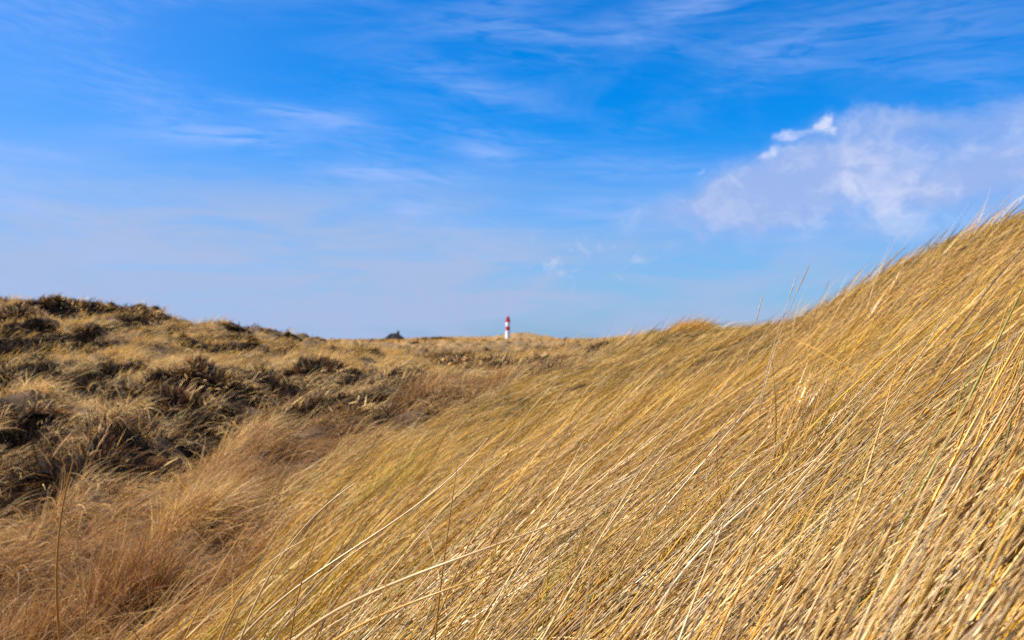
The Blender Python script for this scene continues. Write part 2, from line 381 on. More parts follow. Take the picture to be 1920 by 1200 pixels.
nA, nR = GX.shape
GV = np.stack([GX[:-1], GY[:-1], GZ[:-1]], -1).reshape(-1, 3)
ci = len(GV); GV = np.vstack([GV, [[0, 0, GZ[:, 0].mean()]]])
ii, jj = np.meshgrid(np.arange(nA - 1), np.arange(nR - 1), indexing='ij')
def vid(i, j): return (i % (nA - 1)) * nR + j
GF = np.stack([vid(ii, jj), vid(ii, jj + 1), vid(ii + 1, jj + 1), vid(ii + 1, jj)], -1).reshape(-1, 4)
capi = np.arange(0, nA - 1)
capq = np.stack([np.full(len(capi[::2]), ci), vid(capi[::2], 0), vid(capi[::2] + 1, 0), vid(capi[::2] + 2, 0)], -1)
GF = np.vstack([GF, capq])
gx, gy = GV[:, 0], GV[:, 1]
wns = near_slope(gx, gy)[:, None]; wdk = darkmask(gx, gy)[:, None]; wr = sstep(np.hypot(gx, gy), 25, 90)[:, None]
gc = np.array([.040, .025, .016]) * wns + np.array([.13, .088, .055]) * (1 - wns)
gc = gc * (1 - wr) + np.array([.34, .22, .105]) * wr
gc = gc * (1 - wdk) + np.array([.016, .009, .005]) * wdk  # dark peat under the heath, also painted-in shade of flanks and gaps
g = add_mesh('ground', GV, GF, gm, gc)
g['kind'] = 'structure'

# ------------------------------------------------------------------ blades
def make_blades(x, y, phi, L, w, th0, th1, col, tip, seg=6, tube=False, curl=0.3, power=0.8, z0=None, taper=1.0, conf=True):
    """arching leaves: root position, heading, length, half width, lean from the vertical at root and tip"""
    N = len(x)
    zr = gz(x, y) if z0 is None else z0
    e = 0.15 + 0.01 * np.hypot(x, y)
    slope = (gz(x + np.cos(phi) * e, y + np.sin(phi) * e) - gz(x - np.cos(phi) * e, y - np.sin(phi) * e)) / (2 * e)
    th1 = th1 - (np.arctan(slope) if conf else 0)
    cr = rng.normal(0, curl, N)
    pos = np.stack([x, y, zr - 0.01], -1)
    s = np.linspace(0, 1, seg + 1)
    roll = rng.uniform(0, 2 * PI, N)
    rings = []; cols = []
    ds = L / seg
    kk = 3 if tube else 2
    gleam = rng.uniform(0.9, 1.1, N)
    for i, si in enumerate(s):
        th = th0 + (th1 - th0) * si ** power
        ph = phi + cr * si
        T = np.stack([np.sin(th) * np.cos(ph), np.sin(th) * np.sin(ph), np.cos(th)], -1)
        if i: 
            pos = pos + 0.5 * (T + Tp) * ds[:, None]
            floor = zr + slope * ((pos[:, 0] - x) * np.cos(phi) + (pos[:, 1] - y) * np.sin(phi)) + 0.012
            pos[:, 2] = np.maximum(pos[:, 2], floor)
        Tp = T
        B1 = np.stack([-np.sin(ph), np.cos(ph), np.zeros(N)], -1)
        B2 = np.cross(T, B1)
        ww = w * (1 - 0.93 * si ** 2.2) * (0.75 + 0.5 * min(1, si * 5)) * taper
        for k_ in range(kk):
            if tube:
                an = roll + k_ * 2 * PI / 3
                off = (np.cos(an)[:, None] * B1 + np.sin(an)[:, None] * B2) * ww[:, None]
            else:
                sg = (k_ * 2 - 1)
                an = roll * 0.5 + si * 0.7
                off = (np.cos(an)[:, None] * B1 + np.sin(an)[:, None] * B2) * (sg * ww)[:, None]
            rings.append(pos + off)
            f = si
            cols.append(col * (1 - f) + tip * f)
    R = len(s)
    V = np.stack(rings, 1)          # N, R*kk, 3
    C = np.stack(cols, 1)
    q = []
    for i in range(R - 1):
        for k_ in range(kk if tube else 1):
            k2 = (k_ + 1) % kk
            q.append([i * kk + k_, i * kk + k2, (i + 1) * kk + k2, (i + 1) * kk + k_])
    q = np.array(q)
    Fq = (np.arange(N)[:, None, None] * (R * kk) + q[None]).reshape(-1, 4)
    return V.reshape(-1, 3), Fq, C.reshape(-1, 3)
def join(parts):
    Vs = []; Fs = []; Cs = []; o = 0
    for V, Fq, C in parts:
        Vs.append(V); Fs.append(Fq + o); Cs.append(C); o += len(V)
    return np.vstack(Vs), np.vstack(Fs), np.vstack(Cs)

PALE = np.array([.92, .65, .27]); TAN = np.array([.72, .41, .095]); GOLD = np.array([.70, .375, .02]); AMBER = np.array([.48, .23, .03])
GREY = np.array([.36, .27, .17]); GREEN = np.array([.28, .27, .03]); BROWN = np.array([.29, .14, .05]); RUST = np.array([.38, .155, .04]); PINK = np.array([.67, .42, .19])
DKB = np.array([.066, .036, .019]); OLV = np.array([.060, .042, .018])
def pick(N, pal, prob):
    pal = np.array(pal); i = rng.choice(len(pal), N, p=np.array(prob) / sum(prob))
    return pal[i] * rng.uniform(.68, 1.2, (N, 1))
def wind(x, y):
    """heading of the blown grass (radians from +X)"""
    r = np.hypot(x, y)
    return -0.10 + .16 * sstep(r, 3, 7) + (fbm(x * .7, y * .7, 101, 2) - .5) * .8
def rsample(N, a, b, p):
    """radius with area density ~ r^-p"""
    q = 2 - p; t_ = rng.uniform(0, 1, N)
    if abs(q) < 1e-6: return a * (b / a) ** t_
    return (a ** q + (b ** q - a ** q) * t_) ** (1 / q)

def slope_grass(N, r0, r1, p, tube, per, trad, amax, wmul, seg):
    nt = N // per
    r = rsample(nt, r0, r1, p); a = rng.uniform(-amax, amax, nt)
    tx, ty = np.sin(a) * r, np.cos(a) * r
    keep = near_slope(tx, ty) > rng.uniform(.15, .75, nt)
    thin_ = sstep(tx, .05, .3) * (1 - sstep(r, 1.3, 1.9)) * .72       # open, trodden patch under the golden tussock
    keep &= rng.uniform(0, 1, nt) > thin_
    tx, ty, r = tx[keep], ty[keep], r[keep]
    nt = len(tx)
    tph = wind(tx, ty) + rng.normal(0, .20, nt)
    tl = rng.uniform(.8, 1.15, nt)
    tlean = rng.normal(0, .14, nt)
    tb = rng.uniform(.70, 1.22, nt) * (.84 + .36 * fbm(tx * 1.6, ty * 1.1, 611, 3))
    kind = fbm(tx * .9, ty * .9, 7, 3) + rng.normal(0, .07, nt)
    i = np.repeat(np.arange(nt), per); M = len(i)
    an = rng.uniform(0, 2 * PI, M); rad = trad * np.sqrt(rng.uniform(0, 1, M)) * (1 + r[i] * .12)
    x = tx[i] + np.cos(an) * rad; y = ty[i] + np.sin(an) * rad
    ph = tph[i] + rng.normal(0, .16, M)
    rr0 = np.hypot(x, y)
    L = rng.uniform(.48, 1.05, M) * tl[i] * (1.14 - .52 * sstep(rr0, 2.5, 7.5))
    flat = fbm(x * .55, y * .55, 131, 2)
    lay = rng.uniform(0, 1, M) < .90
    th0 = np.clip(np.where(lay, rng.normal(.80, .17, M), rng.normal(.50, .18, M)) + tlean[i] + (flat - .5) * .6, .05, 1.2)
    th1 = np.clip(rng.normal(1.68, .17, M) + tlean[i] * .5 - .30 * (~lay), .6, 2.0)
    rr_ = np.hypot(x, y)
    w = rng.uniform(.0010, .0022, M) * wmul(rr_) * np.where(rng.uniform(0, 1, M) < .15, 1.35, 1.0)
    kd = kind[i][:, None]
    cA = pick(M, [PALE, TAN, GOLD, PINK, GREY, AMBER], [.27, .24, .25, .09, .06, .09])
    cB = pick(M, [GOLD * np.array([1.08, 1.12, .8]), AMBER, TAN, GREEN, PALE], [.42, .18, .16, .09, .15])
    wgt = (rng.uniform(.36, .64, (M, 1)) < kd)
    col = np.where(wgt, cB, cA)
    col = col * tb[i][:, None]
    farm = sstep(rr0, 4, 9)[:, None] * .30
    col = col * (1 - farm) + np.array([.66, .385, .11]) * farm
    stray = rng.uniform(0, 1, M) < .07
    ph = ph + stray * rng.normal(0, 1.0, M); L = L * (1 - .35 * stray)
    dead = rng.uniform(0, 1, M) < .08
    col[dead] = pick(dead.sum(), [GREY, BROWN], [.7, .3])
    grn = (rng.uniform(0, 1, M) < .06 + .26 * sstep(fbm(x * 1.7, y * 1.7, 201, 2), .58, .75))
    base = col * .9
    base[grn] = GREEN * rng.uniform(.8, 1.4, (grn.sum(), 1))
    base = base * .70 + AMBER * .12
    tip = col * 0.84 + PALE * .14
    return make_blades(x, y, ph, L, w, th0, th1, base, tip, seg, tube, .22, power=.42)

WM = lambda r: 1.0 + 0.0 * r
near_ok = lambda b: b
sg = [slope_grass(22000, .55, 3.6, 1.15, True, 26, .042, 1.0, lambda r: 1.0 + 0 * r, 7),
      slope_grass(85000, 3.3, 9.0, 1.0, False, 18, .06, .78, lambda r: 1.15 + .06 * (r - 3.3), 5),
      slope_grass(80000, 8.5, 32, 1.0, False, 16, .07, .70, lambda r: 1.45 + .12 * (r - 8.5), 4)]
# leave a clearance round the lens
def cull(V, Fq, C, per_blade_verts):
    rv = np.hypot(V[:, 0], V[:, 1])
    bad = ((rv < 0.40) & (V[:, 2] > -0.40)) | ((rv < 2.2) & (V[:, 2] > -0.02 * rv + .12 * (V[:, 0] - .2)) )
    bad = np.repeat(bad.reshape(-1, per_blade_verts).any(1), per_blade_verts)
    return V, Fq[~bad[Fq].any(1)], C
sg[0] = cull(*sg[0], 24)
o = add_mesh('slope_grass', *join(sg[1:])[:2], STRAWF, join(sg[1:])[2])
o['kind'] = 'stuff'; o['label'] = 'soft golden grass covering the upper part and crest of the right-hand dune'; o['category'] = 'dune grass'
V, Fq, C = sg[0]
o = add_mesh('marram_grass', V, Fq, STRAW, C)
o['kind'] = 'stuff'; o['label'] = 'long straw coloured marram blades blown over the near slope at lower right'; o['category'] = 'dune grass'

M = 240
a = rng.uniform(.27, .62, M); r = rng.uniform(6, 15, M); x, y = np.sin(a) * r, np.cos(a) * r
col = pick(M, [PALE, TAN, GOLD], [.4, .3, .3])
V, Fq, C = make_blades(x, y, rng.normal(.1, .3, M), rng.uniform(.6, .95, M), rng.uniform(.0014, .0022, M), rng.normal(.65, .15, M), rng.normal(1.35, .2, M), col * .9, col, 7, False, .2)
o = add_mesh('crest_grass', V, Fq, STRAW, C)
o['kind'] = 'stuff'; o['label'] = 'sparse taller wind bent blades fringing the crest of the right-hand dune'; o['category'] = 'dune grass'

def hollow_grass(N, r0, r1, p, per, wfun, seg, amax=.78):
    nt = N // per
    r = rsample(nt, r0, r1, p); a = rng.uniform(-amax, amax, nt)
    tx, ty = np.sin(a) * r, np.cos(a) * r
    dm = darkmask(tx, ty)
    keep = (near_slope(tx, ty) < rng.uniform(.25, .85, nt)) & (dm < rng.uniform(.05, 1.32, nt))
    tx, ty, r, dm = tx[keep], ty[keep], r[keep], dm[keep]
    nt = len(tx)
    tph = -.40 + (fbm(tx * .5, ty * .5, 301, 2) - .5) * 1.6 + rng.normal(0, .3, nt)
    tl = rng.uniform(.65, 1.2, nt)
    i = np.repeat(np.arange(nt), per); M = len(i)
    an = rng.uniform(0, 2 * PI, M); rad = (.05 + .012 * r[i]) * np.sqrt(rng.uniform(0, 1, M))
    x = tx[i] + np.cos(an) * rad; y = ty[i] + np.sin(an) * rad
    wx = np.cos(tph[i]) + np.cos(an) * .55; wy = np.sin(tph[i]) + np.sin(an) * .55
    ph = np.arctan2(wy, wx) + rng.normal(0, .25, M)
    L = rng.uniform(.28, .62, M) * tl[i] * (1 - .4 * sstep(np.hypot(x, y), 40, 60))
    th0 = np.clip(rng.normal(.45, .25, M), .0, 1.1); th1 = np.clip(rng.normal(1.75, .35, M), .6, 2.5)
    w = rng.uniform(.0009, .0018, M) * wfun(np.hypot(x, y))
    rz = np.hypot(x, y)
    gold = sstep(rz, 19, 30)[:, None]
    pn = fbm(x * .35, y * .3, 401, 3)[:, None]
    rust = sstep(pn, .50, .66) * (1 - gold * .6)
    edge_ = np.exp(-((x - np.interp(y, EDY, EDX) + .55) / .55) ** 2)[:, None] * (rz < 22)[:, None]
    rust = np.clip(rust * .6 + edge_ * .70 + .5 * (1 - sstep(rz, 6.5, 9.5))[:, None], 0, 1)
    c0 = pick(M, [PINK, PALE, TAN, BROWN], [.34, .32, .26, .08]) * 1.12
    c1 = pick(M, [TAN, GOLD, PALE, PINK, AMBER], [.38, .20, .20, .14, .08])
    c2 = pick(M, [RUST, BROWN, AMBER, PINK], [.42, .28, .12, .18]) * .95
    col = np.where(rng.uniform(0, 1, (M, 1)) < gold, c1, c0)
    col = np.where(rng.uniform(0, 1, (M, 1)) < rust, c2, col)
    return make_blades(x, y, ph, L, w, th0, th1, col * .85, col * .8 + PALE * .25, seg, False, .5)
hg = [hollow_grass(125000, 2.4, 14, 1.1, 30, lambda r: 1.05 + .065 * r, 6),
      hollow_grass(130000, 13, 40, 1.1, 28, lambda r: 1.2 + .09 * r, 4),
      hollow_grass(50000, 38, 110, 1.3, 20, lambda r: 3 + .12 * r, 3)]
V, Fq, C = join(hg)
o = add_mesh('tussock_grass', V, Fq, TUSS, C)
o['kind'] = 'stuff'; o['label'] = 'tangled tan and brown tussock grass in the hollow and on the opposite dunes'; o['category'] = 'dune grass'

# far dunes: tufts
def far_grass(N, r0, r1, amax):
    r = rsample(N, r0, r1, 1.9); a = rng.uniform(-amax, amax, N)
    x, y = np.sin(a) * r, np.cos(a) * r
    dm = darkmask(x, y)
    keep = dm < rng.uniform(.2, 1.3, N)
    x, y, r = x[keep], y[keep], r[keep]; M = len(x)
    col = pick(M, [TAN, GOLD, PINK, BROWN, OLV * 3], [.40, .2, .2, .12, .08]) * .85
    return make_blades(x, y, rng.normal(0, .5, M), rng.uniform(.4, .8, M) * (1 + r * .001), .0016 * r ** .75 * rng.uniform(.7, 1.4, M), rng.uniform(.1, .6, M), rng.normal(1.4, .3, M), col, col * 1.1, 3, False, .4)
V, Fq, C = far_grass(60000, 90, 900, .75)
o = add_mesh('distant_dune_grass', V, Fq, STRAWF, C)
o['kind'] = 'stuff'; o['label'] = 'pale yellow grass on the far dunes below the lighthouse'; o['category'] = 'dune grass'

# heath ground cover: short dark twigs in the dark patches
def heath(N, r0, r1, p):
    r = rsample(N, r0, r1, p); a = rng.uniform(-.78, .78, N)
    x, y = np.sin(a) * r, np.cos(a) * r
    keep = darkmask(x, y) > rng.uniform(.1, .9, N)
    x, y, r = x[keep], y[keep], r[keep]; M = len(x)
    col = pick(M, [DKB, OLV, BROWN * .45, DKB * .6], [.45, .15, .15, .25]) * .75
    return make_blades(x, y, rng.uniform(0, 2 * PI, M), rng.uniform(.08, .30, M), .0014 + .00026 * r * rng.uniform(.6, 1.4, M), rng.uniform(0, .9, M), rng.uniform(.3, 1.9, M), col, col * 1.5, 3, False, .8, conf=False)
V, Fq, C = join([heath(420000, 6.5, 40, 1.1), heath(150000, 38, 420, 1.7)])
o = add_mesh('heather', V, Fq, HEATH, C)
o['kind'] = 'stuff'; o['label'] = 'low dark brown heath growing in patches among the grass hummocks'; o['category'] = 'heath'

# ------------------------------------------------------------------ things
def tag(o, label, cat, group=None):
    o['label'] = label; o['category'] = cat
    if group: o['group'] = group
    return o
def empty(name, loc=(0, 0, 0), rz=0.0):
    e = bpy.data.objects.new(name, None); COL.objects.link(e); e.location = loc; e.rotation_euler = (0, 0, rz)
    return e
def bm_obj(name, bm, mat, parent=None, smooth=False):
    me = bpy.data.meshes.new(name); bm.to_mesh(me); bm.free()
    if smooth:
        for f in me.polygons: f.use_smooth = True
    me.materials.append(mat)
    o = bpy.data.objects.new(name, me); COL.objects.link(o)
    if parent: o.parent = parent
    return o
def lathe(prof, n=40, closed=True):
    bm = bmesh.new(); rings = []
    for r, z in prof:
        rings.append([bm.verts.new((r * math.cos(2 * PI * i / n), r * math.sin(2 * PI * i / n), z)) for i in range(n)])
    for a, b in zip(rings, rings[1:]):
        for i in range(n): bm.faces.new((a[i], a[(i + 1) % n], b[(i + 1) % n], b[i]))
    if closed:
        bm.faces.new(rings[0][::-1]); bm.faces.new(rings[-1])
    return bm
def box(bm, c, s, rz=0.0):
    r = bmesh.ops.create_cube(bm, size=1.0)
    cs, sn = math.cos(rz), math.sin(rz)
    for v in r['verts']:
        x, y, z = v.co.x * s[0], v.co.y * s[1], v.co.z * s[2]
        v.co = (c[0] + x * cs - y * sn, c[1] + x * sn + y * cs, c[2] + z)
def tube_path(pts, rad, n=8, close=True):
    """swept tube through points (k,3) with radii (k)"""
    pts = np.array(pts, float); k = len(pts)
    T = np.gradient(pts, axis=0); T /= np.linalg.norm(T, axis=1)[:, None]
    ref = np.array([0.3, 1.0, 0.1]); Vv = []
    for i in range(k):
        a = np.cross(T[i], ref); a /= np.linalg.norm(a); b = np.cross(T[i], a)
        for j in range(n):
            t_ = 2 * PI * j / n
            Vv.append(pts[i] + (a * math.cos(t_) + b * math.sin(t_)) * rad[i])
    Fq_ = [(i * n + j, i * n + (j + 1) % n, (i + 1) * n + (j + 1) % n, (i + 1) * n + j) for i in range(k - 1) for j in range(n)]
    return np.array(Vv), np.array(Fq_)

# lighthouse
WHITE = plain('white_tower_paint', (.80, .80, .79), .5, nscale=1.5, namp=.06)
RED = plain('red_tower_paint', (.50, .012, .022), .45, nscale=1.5, namp=.1)
STEEL = plain('dark_grey_metal', (.06, .065, .07), .5)
GLASS = plain('lantern_glass', (.05, .09, .07), .08)
LY = 540.0; LX = (952.2 - 960) / F * LY; S_ = LY / F
def zz(v): return (VH - v) * S_
zb = min(float(gz(np.array([LX]), np.array([LY]))[0]), zz(637)) - 0.3
lh = empty('lighthouse', (LX, LY, zb))
tag(lh, 'small round lighthouse in white with red bands on the far dunes', 'lighthouse')
def Zl(v): return zz(v) - zb
def rz_(z):   # tower radius over height
    return 1.50 - 0.36 * min(1.0, z / Zl(618)) - 0.03 * max(0, z - Zl(618)) / 5
prof = [(1.62, 0), (1.62, .5), (1.52, .52)] + [(rz_(z), z) for z in np.linspace(.9, Zl(603.6), 10)]
bm_obj('tower', lathe(prof), WHITE, lh, True)
bm_obj('red_band', lathe([(rz_(Zl(619.8)) + .02, Zl(619.8)), (rz_(Zl(612)) + .02, Zl(612))], closed=False), RED, lh, True)
gal = bm_obj('gallery', lathe([(1.0, Zl(604.2)), (1.42, Zl(603.4)), (1.46, Zl(602.8)), (1.46, Zl(602.5)), (1.15, Zl(602.4)), (1.12, Zl(599.4)), (1.0, Zl(599.3))]), RED, lh, True)
bm = bmesh.new()
for i in range(24):
    a = 2 * PI * i / 24
    box(bm, (1.42 * math.cos(a), 1.42 * math.sin(a), Zl(602.5) + .5), (.04, .04, 1.0), a)
for i in range(48):
    a = 2 * PI * (i + .5) / 48
    for h_ in (.35, .68, 1.0):
        box(bm, (1.42 * math.cos(a), 1.42 * math.sin(a), Zl(602.5) + h_), (.03, .186, .035), a)
bm_obj('railing', bm, RED, gal)
lan = bm_obj('lantern_room', lathe([(.86, Zl(599.3)), (.86, Zl(596.2))], 16), GLASS, lh)
bm = bmesh.new()
for i in range(12):
    a = 2 * PI * i / 12
    box(bm, (.89 * math.cos(a), .89 * math.sin(a), (Zl(599.3) + Zl(596.2)) / 2), (.05, .06, Zl(596.2) - Zl(599.3)), a)
bm_obj('glazing_bar', bm, RED, lan)
dome = bm_obj('dome', lathe([(.9, Zl(596.3)), (1.04, Zl(596.2)), (1.0, Zl(595.7)), (.84, Zl(594.6)), (.55, Zl(593.5)), (.2, Zl(592.9)), (.16, Zl(592.4)), (.05, Zl(592.2))]), RED, lh, True)
bm_obj('finial', lathe([(.05, Zl(592.4)), (.13, Zl(592.0)), (.13, Zl(591.6)), (.04, Zl(591.4)), (.02, Zl(590.2))], 12), RED, dome, True)
for z, a in ((Zl(608), -1.2), (Zl(625), -1.5), (Zl(616), -2.0)):
    bm = bmesh.new(); box(bm, (rz_(z) * math.cos(a), rz_(z) * math.sin(a), z), (.12, .42, .7), a)
    bm_obj('window', bm, STEEL, lh)
bm = bmesh.new(); box(bm, (1.5 * math.cos(-.5), 1.5 * math.sin(-.5), 1.3), (.3, 1.0, 2.1), -.5)
bm_obj('door', bm, STEEL, lh)

# thatched house
THATCH = plain('weathered_thatch', (.007, .007, .008), .95, nscale=9, namp=.3)
BRICK = plain('whitewashed_brick', (.35, .33, .31), .8, nscale=6)
BOARD = plain('grey_white_board', (.30, .32, .34), .6)
HY = 520.0; HX = (740.0 - 960) / F * HY; hs_ = HY / F
zr_ = (VH - 624.8) * hs_
house = empty('thatched_house', (HX, HY, zr_ - 8.3 * 1.18), math.radians(0))
house.scale = (1.18, 1.18, 1.18)
tag(house, 'dark thatched house roof with a chimney poking over the far dune crest', 'house')
def hip(bm, ridge, eave, z0, z1):
    (xa, xb), (ex, ey) = ridge, eave
    v = [bm.verts.new(c) for c in ((-ex, -ey, z0), (ex, -ey, z0), (ex, ey, z0), (-ex, ey, z0), (xa, 0, z1), (xb, 0, z1))]
    for f in ((0, 1, 5, 4), (1, 2, 5), (2, 3, 4, 5), (3, 0, 4), (3, 2, 1, 0)): bm.faces.new([v[i] for i in f])
bm = bmesh.new(); box(bm, (0, 0, 1.2), (13.2, 9.0, 2.6)); bm_obj('wall', bm, BRICK, house)
bm = bmesh.new(); hip(bm, (-1.6, 1.5), (8.6, 5.6), 2.45, 8.3)
bmesh.ops.subdivide_edges(bm, edges=bm.edges[:], cuts=6, use_grid_fill=True)
for v in bm.verts:
    if v.co.z > 2.6: v.co += Vector((math.sin(v.co.y * 3.1) * .05, math.sin(v.co.x * 2.3) * .05, math.sin(v.co.x * 1.7 + v.co.y) * .07))
roof = bm_obj('roof', bm, THATCH, house)
bm = bmesh.new(); box(bm, (1.55, .1, 8.4), (1.0, .8, 1.5)); box(bm, (1.55, .1, 9.2), (1.15, .95, .16)); bm_obj('chimney', bm, plain('sooty_brick', (.045, .035, .033), .9, nscale=8), roof)
bm = bmesh.new()   # steep dormer gable over the door
v = [bm.verts.new(c) for c in ((-2.6, -5.3, 2.3), (2.6, -5.3, 2.3), (0, -5.3, 7.3), (-2.6, 0, 2.3), (2.6, 0, 2.3), (0, -.3, 7.3))]
for f in ((0, 1, 2), (1, 4, 5, 2), (4, 3, 5), (3, 0, 2, 5), (0, 3, 4, 1)): bm.faces.new([v[i] for i in f])
bmesh.ops.recalc_face_normals(bm, faces=bm.faces)
gab = bm_obj('front_gable', bm, THATCH, house)
for sgn in (-1, 1):
    bm = bmesh.new()
    a_, b_ = Vector((sgn * 2.75, 0, 2.1)), Vector((0, 0, 7.45))
    d = (b_ - a_).normalized(); nrm = Vector((-d.z, 0, d.x)) * .17
    vs = [bm.verts.new((p.x, y_, p.z)) for y_ in (-5.5, -5.31) for p in (a_ - nrm, b_ - nrm, b_ + nrm, a_ + nrm)]
    for f in ((0, 1, 2, 3), (7, 6, 5, 4), (0, 4, 5, 1), (1, 5, 6, 2), (2, 6, 7, 3), (3, 7, 4, 0)): bm.faces.new([vs[i] for i in f])
    bmesh.ops.recalc_face_normals(bm, faces=bm.faces)
    bm_obj('bargeboard', bm, BOARD, gab)
bm = bmesh.new(); box(bm, (0, -5.34, 4.6), (1.1, .1, 1.2)); wn_ = bm_obj('window', bm, BOARD, gab)
bm = bmesh.new(); box(bm, (0, -5.41, 4.6), (.9, .06, 1.0)); bm_obj('pane', bm, GLASS, wn_)
bm = bmesh.new(); box(bm, (0, -5.34, 1.15), (1.1, .1, 2.1)); bm_obj('door', bm, STEEL, house)

# heath bushes
def heath_bush(u, y, sx, sy, h, label, seed):
    r_ = np.random.default_rng(seed)
    x0, y0 = px2xy(u, y)
    z0 = float(gz(np.array([x0]), np.array([y0]))[0])
    e = empty('heath_bush', (x0, y0, z0)); tag(e, label, 'shrub', 'dark heath bushes on the hummocks')
    nu, nvv = 56, 22
    th = np.linspace(0, 2 * PI, nu, endpoint=False); ph = np.linspace(0.02, PI / 2 + .25, nvv)
    T_, Pp = np.meshgrid(th, ph, indexing='ij')
    X = np.cos(T_) * np.sin(Pp); Y = np.sin(T_) * np.sin(Pp); Zc = np.cos(Pp)
    lump = 1 + (fbm(X * 2.3 + seed, Y * 2.3 + Zc * 2, seed, 3) - .5) * 1.7
    def surf(X, Y, Zc, lump, k_=1.0):
        gx_, gy_ = X * sx * lump * k_, Y * sy * lump * k_
        gzz = gz(x0 + gx_, y0 + gy_) - z0
        return gx_, gy_, gzz + Zc * h * lump * k_ - .04
    gx_, gy_, gz_ = surf(X, Y, Zc, lump, .86)
    V = np.stack([gx_, gy_, gz_], -1).reshape(-1, 3)
    q = [(i * nvv + j, ((i + 1) % nu) * nvv + j, ((i + 1) % nu) * nvv + j + 1, i * nvv + j + 1) for i in range(nu) for j in range(nvv - 1)]
    add_mesh('peat_mat', V, np.array(q), HEATH, np.tile(DKB * .12, (len(V), 1)), parent=e)
    N = int(3800 * (sx * sy) ** .5 * (1.3 if y < 12 else 1.3))
    t1 = r_.uniform(0, 2 * PI, N); p1 = np.arccos(r_.uniform(-.05, 1, N))
    X = np.cos(t1) * np.sin(p1); Y = np.sin(t1) * np.sin(p1); Zc = np.cos(p1)
    lump = 1 + (fbm(X * 2.3 + seed, Y * 2.3 + Zc * 2, seed, 3) - .5) * 1.7
    gx_, gy_, gz_ = surf(X, Y, Zc, lump, .82)
    col = pick(N, [DKB, OLV, BROWN * .5, RUST * .6], [.40, .18, .26, .16])
    dr = r_.uniform(0, 1, N) < (.04 if y < 12 else .09); col[dr] = pick(dr.sum(), [PINK, PALE, TAN], [.5, .3, .2]) * .9
    V, Fq, C = make_blades(x0 + gx_, y0 + gy_, np.arctan2(Y, X) * .6 - .2 + r_.normal(0, .5, N), r_.uniform(.07, .24, N) * (.8 + h) * np.where(dr, 1.7, 1), (.0014 + .00030 * y) * r_.uniform(.6, 1.4, N),
                           np.clip(p1 * .7 + r_.normal(0, .3, N), 0, 1.8), p1 * .7 + r_.uniform(.3, 1.4, N), col, col * 1.6, 4, False, .6, z0=z0 + gz_, conf=False)
    V = V - np.array([x0, y0, z0])
    add_mesh('twigs', V, Fq, HEATH, C, parent=e)
for i, a_ in enumerate([
    (190, 9.7, .66, .5, .34, 'largest dark heath bush with bleached grass hanging over it, lower left of the hollow'),
    (20, 13.6, .55, .5, .34, 'dark heath bush at the left edge halfway up the hummocky slope'),
    (132, 35.2, .95, .8, .95, 'dark rounded heath bush crowning the knoll on the left skyline'),
    (262, 36.5, .9, .8, .65, 'rusty brown heath bush right of the skyline knoll'),
    (62, 32.5, .8, .7, .5, 'dark heath bush below the skyline knoll at far left'),
    (410, 17.4, .75, .6, .36, 'broad dark heath bush in the middle of the left slope'),
    (330, 15.4, .7, .5, .32, 'dark heath bush just below and left of the broad one mid-slope'),
    (560, 14.3, .5, .45, .45, 'dark heath bush low on the slope where it meets the hollow'),
    (662, 14.0, .42, .35, .45, 'small dark heath bush nearest to the foot of the golden slope'),
    (600, 22.4, .7, .7, .36, 'dark heath bush high on the slope below the thatched house'),
    (735, 19.8, .55, .5, .3, 'dark heath bush on the low ridge left of the marram slope'),
    (855, 30.6, .75, .8, .45, 'upper left heath bush of the dark diagonal strip below the lighthouse'),
    (950, 28.0, .9, .7, .4, 'lower right heath bush of the dark diagonal strip below the lighthouse'),
    (1078, 44, 1.5, 1.2, .5, 'olive brown heath bush beside the golden ridge at the valley head')]):
    heath_bush(a_[0], a_[1] - .25, a_[2] * 1.45, a_[3], a_[4] * (.60 if a_[1] < 30 else .36), a_[5], 900 + i)

# distinct tussocks
def tussock(u, y, N, rad, Lr, wr_, th, pal, prob, phi, spread, label, mat=None, seg=7, tube=False, cat='grass tussock', name='grass_tussock', tipc=.1, dz=0):
    x0, y0 = px2xy(u, y)
    z0 = float(gz(np.array([x0]), np.array([y0]))[0])
    an = rng.uniform(0, 2 * PI, N); ra = rad * np.sqrt(rng.uniform(0, 1, N))
    x = x0 + np.cos(an) * ra; yy = y0 + np.sin(an) * ra
    ph = phi + rng.normal(0, spread, N)
    col = pick(N, pal, prob)
    th0 = np.clip(rng.normal(th[0], th[2], N), 0, 1.5); th1 = th0 * .4 + rng.normal(th[1], th[2], N)
    V, Fq, C = make_blades(x, yy, ph, rng.uniform(*Lr, N), rng.uniform(*wr_, N), th0, th1, col * .85, col * (1 - tipc) + PALE * tipc, seg, tube, .3)
    V = V - np.array([x0, y0, z0])
    o = add_mesh(name, V, Fq, mat or STRAWF, C); o.location = (x0, y0, z0)
    return tag(o, label, cat, 'grass tussocks that stand out')
RU = [RUST, BROWN, AMBER, PINK]
tussock(225, 5.3, 800, .22, (.30, .65), (.0014, .0026), (.30, .85, .30), RU, [.45, .25, .15, .15], .3, 1.3, 'rust brown grass tussock at the bottom left of the hollow')
tussock(20, 4.9, 600, .20, (.30, .55), (.0014, .0026), (.3, .8, .3), RU, [.4, .25, .2, .15], .2, 1.3, 'rusty grass tussock cut by the left edge near the bottom corner')
tussock(350, 6.4, 900, .25, (.3, .55), (.0014, .0026), (.65, 1.3, .3), [PALE, TAN, GOLD, PINK], [.4, .3, .1, .2], .1, .8, 'blond arching grass tussock right beside the rust brown one')
tussock(455, 8.4, 1100, .30, (.3, .5), (.0018, .0030), (.3, .8, .3), RU, [.45, .25, .1, .2], .2, 1.2, 'reddish brown grass tussock between the big heath bush and the golden slope')
